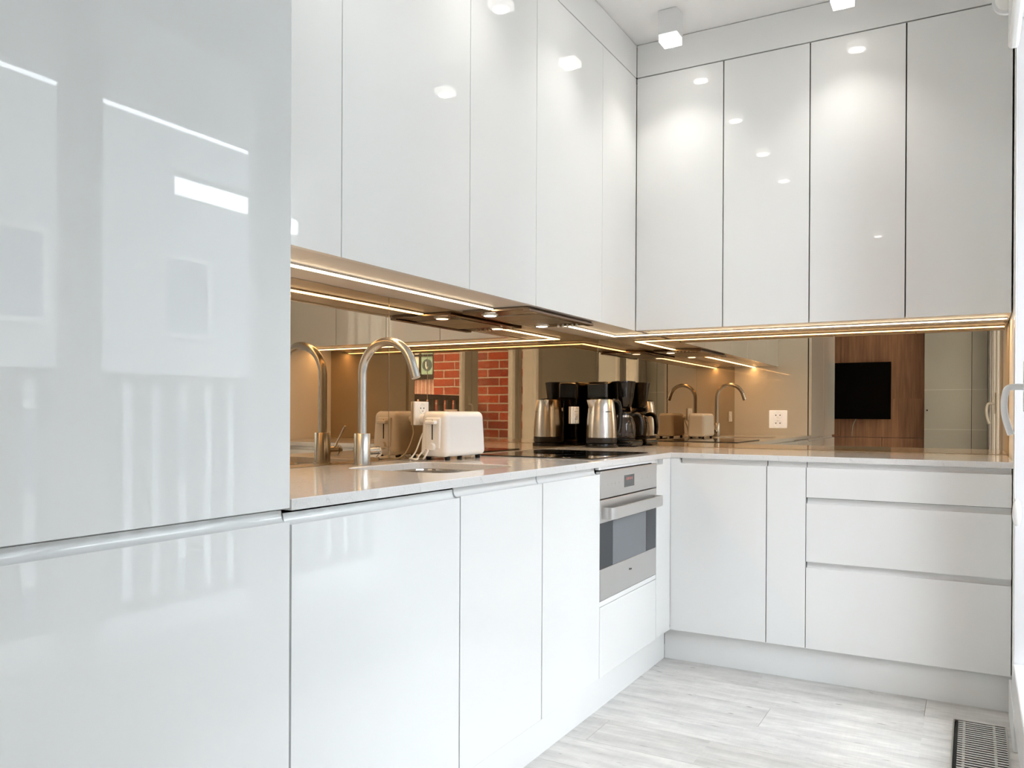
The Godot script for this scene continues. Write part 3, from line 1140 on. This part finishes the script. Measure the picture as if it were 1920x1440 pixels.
func ceiling_spots() -> void:
	var spots := [
		[0.60, 0.60, "square white ceiling spotlight nearest the inner corner"],
		[1.30, 0.60, "square white ceiling spotlight nearest the window wall"],
		[0.61, 1.22, "square white ceiling spotlight over the oven"],
		[0.61, 1.88, "square white ceiling spotlight over the middle base cabinet"],
		[0.61, 2.54, "square white ceiling spotlight over the sink cabinet"],
		[1.00, 4.75, "square white ceiling spotlight added to light the living room"],  # unseen lamp put in to brighten the living room
		[-0.9, 5.20, "square white ceiling spotlight added deep in the living room for light"]]  # second added lamp, out of view
	var first: Node3D
	for i in spots.size():
		var a: Array = spots[i]
		var at := Vector3(a[0], CEIL, a[1])
		if i == 0:
			first = thing("ceiling_spotlight", a[2], "spotlight", Vector3.ZERO, "square ceiling spotlights")
			var s := mb()
			rbox(s, Vector3(-0.042, -0.105, -0.042), Vector3(0.042, 0.0, 0.042), 0.002)
			part(first, "housing", s, M["white_satin"])
			s = mb()
			lathe(s, [[0.0, -0.1395], [0.027, -0.1395], [0.033, -0.138], [0.033, -0.134]], 28)
			part(first, "spot_lens", s, M["spot_lens"])
			s = mb()
			rbox(s, Vector3(-0.040, -0.136, -0.040), Vector3(0.040, -0.1052, 0.040), 0.003)
			part(first, "light_diffuser", s, M["spot_body"], "glowing white lower part")
			first.position = at
		else:
			copy(first, at, a[2])
		spot(at + Vector3(0, -0.1405, 0), SPOT_ENERGY, 57.0, 0.03, Color(1.0, 0.985, 0.955))


# ---------------------------------------------------------------- sink, tap and things on the worktop
func sink_and_tap() -> void:
	var t := thing("sink", "undermounted stainless steel sink", "sink", Vector3(0.31, 0.69, 1.965))
	var s := mb()
	var rings := []
	for l in [[-0.012, 0.8775, 0.055], [-0.002, 0.8775, 0.055], [-0.001, 0.872, 0.055], [0.004, 0.715, 0.05], [0.010, 0.698, 0.045], [0.022, 0.692, 0.035]]:
		var ring := []
		for q in rrect(SINK[0] + l[0], SINK[1] + l[0], SINK[2] - l[0], SINK[3] - l[0], l[2], 6):
			ring.append(Vector3(q.x, l[1], q.y))
		rings.append(ring)
	var cen := Vector3((SINK[0] + SINK[2]) / 2, 0.688, (SINK[1] + SINK[3]) / 2)
	for i in rings.size() - 1:
		for k in rings[i].size():
			var j: int = (k + 1) % rings[i].size()
			var n: Vector3 = (rings[i][k] - rings[i][j]).cross(rings[i + 1][k] - rings[i][k]).normalized()
			if n.dot(cen + Vector3(0, 0.12, 0) - rings[i][k]) < 0:
				n = -n
			quad(s, rings[i][k], rings[i][j], rings[i + 1][j], rings[i + 1][k], n)
	for k in rings[-1].size():
		tri(s, cen, rings[-1][k], rings[-1][(k + 1) % rings[-1].size()], Vector3.UP, Vector3.UP, Vector3.UP)
	part(t, "bowl", s, M["steel_polished"])
	s = mb()
	lathe(s, [[0.0, 0.003], [0.03, 0.003], [0.045, 0.001], [0.045, 0.0]], 28, cen + Vector3(0, 0.0006, 0))
	part(t, "drain", s, M["steel"])

	var x := 0.087
	var z := 2.03
	var f := thing("faucet", "tall brushed steel faucet with a curved swan neck", "faucet", Vector3(x, H, z))
	s = mb()
	lathe(s, [[0.0, 0.0], [0.029, 0.0], [0.029, 0.0035], [0.0255, 0.005], [0.0255, 0.1], [0.0245, 0.101], [0.013, 0.101], [0.0, 0.101]], 32, Vector3(x, H, z))
	part(f, "base", s, M["steel"])
	s = mb()
	var pts := [Vector3(x, H + 0.095, z), Vector3(x, 1.05, z), Vector3(x, 1.12, z), Vector3(x, 1.18, z)]
	var rad := 0.098
	for i in 25:
		var a := PI - (PI - 0.28) * i / 24.0
		pts.append(Vector3(x + rad + rad * cos(a), 1.187 + rad * sin(a), z))
	var d: Vector3 = (pts[-1] - pts[-2]).normalized()
	pts.append(pts[-1] + d * 0.045)
	tube(s, pts, 0.0138, 20)
	part(f, "spout", s, M["steel"])
	s = mb()
	lathe(s, [[0.0, 0.0], [0.0165, 0.0], [0.0165, 0.036], [0.0150, 0.037], [0.0150, 0.039], [0.0185, 0.040], [0.0185, 0.054], [0.0170, 0.056], [0.0, 0.056]], 24, Vector3(x, 0.9405, z - 0.022), Vector3(0, 0, -1))
	var lever := part(f, "lever", s, M["steel_polished"])
	s = mb()
	tube(s, [Vector3(x - 0.008, 0.950, z - 0.050), Vector3(x - 0.022, 0.974, z - 0.050), Vector3(x - 0.052, 1.022, z - 0.050)], 0.0038, 10)
	part(lever, "lever_pin", s, M["steel_polished"])


func toaster() -> void:
	var lo := Vector3(0.052, H + 0.012, 1.418)
	var hi := Vector3(0.172, H + 0.172, 1.684)
	var c := (lo + hi) * 0.5
	var t := thing("toaster", "white two-slot toaster in front of the mirror", "toaster", Vector3(c.x, H, c.z))
	var s := mb()
	rbox(s, lo, hi, 0.021, 5, Vector2(0.10, 0.075))
	part(t, "shell", s, M["white_plastic"])
	for x in [0.094, 0.130]:
		s = mb()
		rbox(s, Vector3(x - 0.009, hi.y - 0.004, 1.46), Vector3(x + 0.009, hi.y + 0.0006, 1.642), 0.0005)
		part(t, "slot", s, M["hole"])
	# lever side, facing the tall cabinet
	s = mb()
	rbox(s, Vector3(c.x - 0.031, lo.y + 0.028, 1.672), Vector3(c.x + 0.031, hi.y - 0.022, 1.6855), 0.006, 3)
	part(t, "end_cover", s, M["white_plastic"])
	s = mb()
	rbox(s, Vector3(c.x - 0.0022, lo.y + 0.060, 1.682), Vector3(c.x + 0.0022, hi.y - 0.030, 1.6868), 0.0008)
	part(t, "lever_slot", s, M["hole"])
	s = mb()
	rbox(s, Vector3(c.x - 0.021, hi.y - 0.046, 1.684), Vector3(c.x + 0.021, hi.y - 0.032, 1.706), 0.005, 3)
	part(t, "lever", s, M["white_plastic"])
	s = mb()
	lathe(s, [[0.0, 0.012], [0.012, 0.012], [0.0135, 0.010], [0.0145, 0.0], [0.0, 0.0]], 24, Vector3(c.x, lo.y + 0.036, 1.6845), Vector3(0, 0, 1))
	part(t, "dial", s, M["white_plastic"])
	for k in 4:
		s = mb()
		lathe(s, [[0.0, 0.0], [0.009, 0.0], [0.0105, 0.014], [0.0, 0.014]], 12, Vector3([0.072, 0.152][k % 2], H, [1.45, 1.65][k / 2]))
		part(t, "foot", s, M["rubber"])
	s = mb()
	var path := [Vector3(0.080, H + 0.022, 1.672), Vector3(0.085, H + 0.006, 1.70), Vector3(0.105, H + 0.012, 1.722), Vector3(0.112, H + 0.034, 1.712), Vector3(0.090, H + 0.040, 1.695), Vector3(0.070, H + 0.016, 1.705), Vector3(0.085, H + 0.006, 1.738), Vector3(0.055, H + 0.008, 1.735), Vector3(0.030, H + 0.005, 1.70), Vector3(0.024, H + 0.03, 1.66), Vector3(0.024, H + 0.085, 1.625), Vector3(0.034, 1.015, 1.613), Vector3(0.040, 1.036, 1.612)]
	tube(s, curve(path, 6), 0.0032, 8)
	part(t, "cord", s, M["white_plastic"])
	s = mb()
	lathe(s, [[0.0, 0.030], [0.010, 0.030], [0.017, 0.018], [0.0185, 0.0], [0.0, 0.0]], 20, Vector3(0.0182, 1.045, 1.612), Vector3(1, 0, 0))
	part(t, "plug", s, M["white_plastic"])


func kettle() -> void:
	var t := thing("kettle", "brushed steel electric kettle with black handle and base", "kettle", Vector3.ZERO)
	var s := mb()
	lathe(s, [[0.0, 0.0], [0.077, 0.0], [0.079, 0.004], [0.077, 0.016], [0.070, 0.019], [0.0, 0.019]], 40)
	part(t, "power_base", s, M["black_plastic"])
	s = mb()
	lathe(s, [[0.0, 0.020], [0.0705, 0.020], [0.0725, 0.024], [0.0725, 0.044], [0.0, 0.044]], 40)
	part(t, "skirt", s, M["black_matt"])
	s = mb()
	lathe(s, [[0.070, 0.044], [0.0720, 0.046], [0.0715, 0.08], [0.0690, 0.13], [0.0640, 0.18], [0.0585, 0.222], [0.0570, 0.2245], [0.0550, 0.2245]], 48)
	part(t, "body", s, M["steel"])
	s = mb()
	lathe(s, [[0.0565, 0.222], [0.0540, 0.228], [0.030, 0.2325], [0.0, 0.233]], 40)
	part(t, "lid", s, M["black_plastic"])
	s = mb()
	var a := 0.42
	var l := Vector3(sin(-a) * 0.0585, 0.2235, cos(a) * 0.0585)
	var r := Vector3(sin(a) * 0.0585, 0.2235, cos(a) * 0.0585)
	var tip := Vector3(0, 0.2215, 0.090)
	var low := Vector3(0, 0.155, 0.0665)
	tri(s, l, tip, low, Vector3(-0.75, 0, 0.6).normalized(), Vector3(-0.6, 0, 0.8).normalized(), Vector3(-0.4, -0.1, 0.9).normalized())
	tri(s, r, tip, low, Vector3(0.75, 0, 0.6).normalized(), Vector3(0.6, 0, 0.8).normalized(), Vector3(0.4, -0.1, 0.9).normalized())
	tri(s, l, r, tip, Vector3.UP, Vector3.UP, Vector3.UP)
	part(t, "spout", s, M["steel_polished"])
	s = mb()
	tube(s, curve([Vector3(0, 0.214, -0.050), Vector3(0, 0.222, -0.078), Vector3(0, 0.212, -0.104), Vector3(0, 0.17, -0.114), Vector3(0, 0.11, -0.113), Vector3(0, 0.068, -0.100), Vector3(0, 0.052, -0.068)], 5), 0.0115, 12)
	part(t, "handle", s, M["black_plastic"])
	s = mb()
	box(s, Vector3(0.0, 0.0, 0.0), Vector3(0.0006, 0.0035, 0.034))
	var mark := part(t, "maker_mark", s, M["rubber"], "thin dark printed line")
	mark.position = Vector3(0.0668, 0.166, -0.002)
	mark.rotation = Vector3(0, 0, 0.0)
	t.scale = Vector3(1.05, 1.05, 1.05)
	t.position = Vector3(0.152, H, 0.292)
	t.rotation.y = atan2(-0.454, 0.89)


func coffee_maker() -> void:
	var t := thing("coffee_maker", "black drip coffee maker with glass carafe in the worktop corner", "coffee maker", Vector3.ZERO)
	var s := mb()
	rbox(s, Vector3(0.0, 0.004, -0.085), Vector3(0.245, 0.034, 0.085), 0.014, 4)
	part(t, "base", s, M["black_plastic"])
	s = mb()
	lathe(s, [[0.062, 0.0], [0.062, 0.003], [0.0, 0.003]], 32, Vector3(0.165, 0.0345, 0))
	part(t, "hotplate", s, M["black_matt"])
	s = mb()
	rbox(s, Vector3(0.0, 0.02, -0.085), Vector3(0.092, 0.30, 0.085), 0.016, 4)
	part(t, "tower", s, M["black_plastic"])
	s = mb()
	rbox(s, Vector3(-0.004, 0.235, -0.092), Vector3(0.115, 0.330, 0.092), 0.018, 4)
	part(t, "water_tank", s, M["black_plastic"])
	s = mb()
	lathe(s, [[0.0, 0.195], [0.030, 0.195], [0.042, 0.205], [0.052, 0.255], [0.0605, 0.322], [0.0625, 0.326], [0.0615, 0.332], [0.050, 0.3335], [0.0, 0.3335]], 36, Vector3(0.165, 0, 0))
	part(t, "filter_basket", s, M["black_plastic"])
	s = mb()
	lathe(s, [[0.0, 0.0], [0.056, 0.0], [0.061, 0.006], [0.063, 0.04], [0.060, 0.075], [0.050, 0.105], [0.044, 0.120], [0.046, 0.13]], 36, Vector3(0.165, 0.038, 0))
	var car := part(t, "carafe", s, M["carafe_glass"])
	s = mb()
	lathe(s, [[0.0, 0.022], [0.020, 0.020], [0.044, 0.012], [0.048, 0.004], [0.048, 0.0], [0.0, 0.0]], 32, Vector3(0.165, 0.163, 0))
	part(car, "carafe_lid", s, M["black_plastic"])
	s = mb()
	lathe(s, [[0.0462, 0.0], [0.0475, 0.001], [0.0475, 0.011], [0.0462, 0.012]], 32, Vector3(0.165, 0.148, 0))
	part(car, "carafe_band", s, M["steel_polished"])
	s = mb()
	tube(s, curve([Vector3(0.208, 0.158, 0), Vector3(0.235, 0.165, 0), Vector3(0.258, 0.15, 0), Vector3(0.266, 0.10, 0), Vector3(0.262, 0.06, 0)], 6), [0.009, 0.009, 0.010, 0.0105, 0.011, 0.011, 0.0115, 0.0115, 0.012, 0.012, 0.012, 0.012, 0.012, 0.012, 0.012, 0.012, 0.012, 0.012, 0.012, 0.0118, 0.0115, 0.011, 0.0105, 0.010, 0.009], 12)
	part(car, "carafe_handle", s, M["black_plastic"])
	for z in [-0.06, 0.06]:
		for x in [0.03, 0.21]:
			s = mb()
			lathe(s, [[0.0, 0.0], [0.010, 0.0], [0.010, 0.006], [0.0, 0.006]], 12, Vector3(x, 0, z))
			part(t, "foot", s, M["rubber"])
	t.position = Vector3(0.030, H, 0.112)


func sockets() -> void:
	# built facing +x at the origin, then copied and turned
	var t := thing("wall_socket", "white double wall socket in the mirror beside the toaster", "socket", Vector3.ZERO, "white wall sockets")
	var s := mb()
	rbox(s, Vector3(0.0, -0.043, -0.042), Vector3(0.010, 0.043, 0.042), 0.003, 2)
	var plate := part(t, "plate", s, M["white_plastic"])
	for y in [0.019, -0.019]:
		s = mb()
		lathe(s, [[0.0195, 0.0], [0.0195, 0.0026], [0.0180, 0.0032], [0.0168, 0.001], [0.0, 0.001]], 28, Vector3(0.0098, y, 0), Vector3(1, 0, 0))
		var outlet := part(plate, "outlet", s, M["white_plastic"])
		for z in [-0.0095, 0.0095]:
			s = mb()
			lathe(s, [[0.0, 0.0], [0.0028, 0.0], [0.0028, -0.001], [0.0, -0.001]], 12, Vector3(0.0114, y, z), Vector3(1, 0, 0))
			part(plate, "pin_hole", s, M["hole"])
		s = mb()
		lathe(s, [[0.0, 0.006], [0.0022, 0.006], [0.0022, 0.0]], 10, Vector3(0.0108, y * 0.45, 0), Vector3(1, 0, 0))
		part(plate, "earth_pin", s, M["aluminium"])
	t.position = Vector3(0.0046, 1.064, 1.612)
	copy(t, Vector3(0.0046, 1.058, 0.30), "white double wall socket behind the kettle")
	copy(t, Vector3(0.0046, 1.048, 2.72), "white double wall socket next to the tall cabinet, mirrored on the back wall")
	var b := copy(t, Vector3(0.944, 1.044, 0.0046), "white double wall socket on the back mirror")
	b.rotation.y = -PI / 2.0


func floor_grille() -> void:
	var t := thing("floor_grille", "slatted metal floor grille below the window wall", "floor grille", Vector3(1.78, 0.0, 1.2))
	var x0 := 1.700
	var x1 := 1.860
	var z0 := 0.790
	var z1 := 1.790
	var s := mb()
	box(s, Vector3(x0 + 0.004, 0.0002, z0 + 0.004), Vector3(x1 - 0.004, 0.0012, z1 - 0.004))
	part(t, "pit", s, M["hole"])
	s = mb()
	rbox(s, Vector3(x0, 0.0002, z0), Vector3(x0 + 0.005, 0.009, z1), 0.001)
	rbox(s, Vector3(x1 - 0.005, 0.0002, z0), Vector3(x1, 0.009, z1), 0.001)
	rbox(s, Vector3(x0 + 0.005, 0.0002, z0), Vector3(x1 - 0.005, 0.009, z0 + 0.005), 0.001)
	rbox(s, Vector3(x0 + 0.005, 0.0002, z1 - 0.005), Vector3(x1 - 0.005, 0.009, z1), 0.001)
	part(t, "frame", s, M["aluminium"])
	for x in [1.734, 1.822]:
		s = mb()
		rbox(s, Vector3(x - 0.004, 0.0012, z0 + 0.005), Vector3(x + 0.004, 0.0072, z1 - 0.005), 0.001)
		part(t, "cross_bar", s, M["aluminium"])
	var sl := mb()
	rbox(sl, Vector3(x0 + 0.016, 0.0060, -0.0044), Vector3(x1 - 0.005, 0.0085, 0.0044), 0.001)
	var slm := sl.commit()
	for i in 49:
		var o := part_mesh(t, "slat", slm, M["grille_metal"])
		o.position += Vector3(0, 0, z0 + 0.018 + 0.02 * i)


# ---------------------------------------------------------------- living room, seen only in the mirror
func living_room() -> void:
	var t := thing("media_wall", "walnut veneered media wall behind the television", "media wall", Vector3(0.4, 0, 6.03))
	var s := mb()
	rbox(s, Vector3(-0.6, 0.815, 6.02), Vector3(0.42, CEIL - 0.002, 6.049), 0.001)
	part(t, "board", s, M["walnut"])
	s = mb()
	rbox(s, Vector3(0.423, 0.815, 6.02), Vector3(1.285, CEIL - 0.002, 6.049), 0.001)
	part(t, "board", s, M["walnut"])
	for x in [[-0.6, 0.30], [0.303, 0.86], [0.863, 1.285]]:
		s = mb()
		rbox(s, Vector3(x[0], 0.0, 6.01), Vector3(x[1] - 0.002, 0.811, 6.049), 0.001)
		part(t, "lower_door", s, M["walnut"])
	var tv := thing("television", "black flat television on the walnut panel", "television", Vector3(0.34, 1.34, 5.95))
	s = mb()
	rbox(s, Vector3(-0.29, 1.02, 5.935), Vector3(0.955, 1.66, 5.965), 0.006, 2)
	part(tv, "case", s, M["screen_black"])
	s = mb()
	box(s, Vector3(-0.28, 1.033, 5.9335), Vector3(0.945, 1.652, 5.936))
	part(tv, "screen", s, M["screen_black"])
	s = mb()
	box(s, Vector3(0.2, 1.2, 5.965), Vector3(0.5, 1.5, 6.02))
	part(tv, "wall_bracket", s, M["black_matt"])
	s = mb()
	tube(s, curve([Vector3(0.60, 1.03, 5.97), Vector3(0.56, 0.95, 5.985), Vector3(0.545, 0.82, 6.0)], 6), 0.004, 6)
	part(tv, "cable", s, M["white_plastic"])
	var w := thing("wardrobe", "pale gloss wardrobe beside the walnut panel", "wardrobe", Vector3(1.58, 0, 5.9))
	s = mb()
	box(s, Vector3(1.29, 0.0, 5.86), Vector3(XR - 0.004, CEIL - 0.002, 6.048))
	part(w, "body", s, M["dark_gap"])
	for x in [[1.292, 1.735], [1.739, XR - 0.005]]:
		s = mb()
		rbox(s, Vector3(x[0], 0.05, 5.838), Vector3(x[1], CEIL - 0.004, 5.858), 0.0012)
		var wd := part(w, "door", s, M["wardrobe_white"])
		for y in [0.915, 1.34]:
			s = mb()
			rbox(s, Vector3(x[0], y - 0.004, 5.8365), Vector3(x[1], y + 0.004, 5.840), 0.0006)
			part(wd, "pale_line", s, M["wardrobe_line"])  # thin pale strip across the door
	s = mb()
	lathe(s, [[0.0, 0.014], [0.008, 0.014], [0.008, 0.0]], 12, Vector3(1.32, 1.12, 5.838), Vector3(0, 0, -1))
	part(w, "knob", s, M["black_matt"])
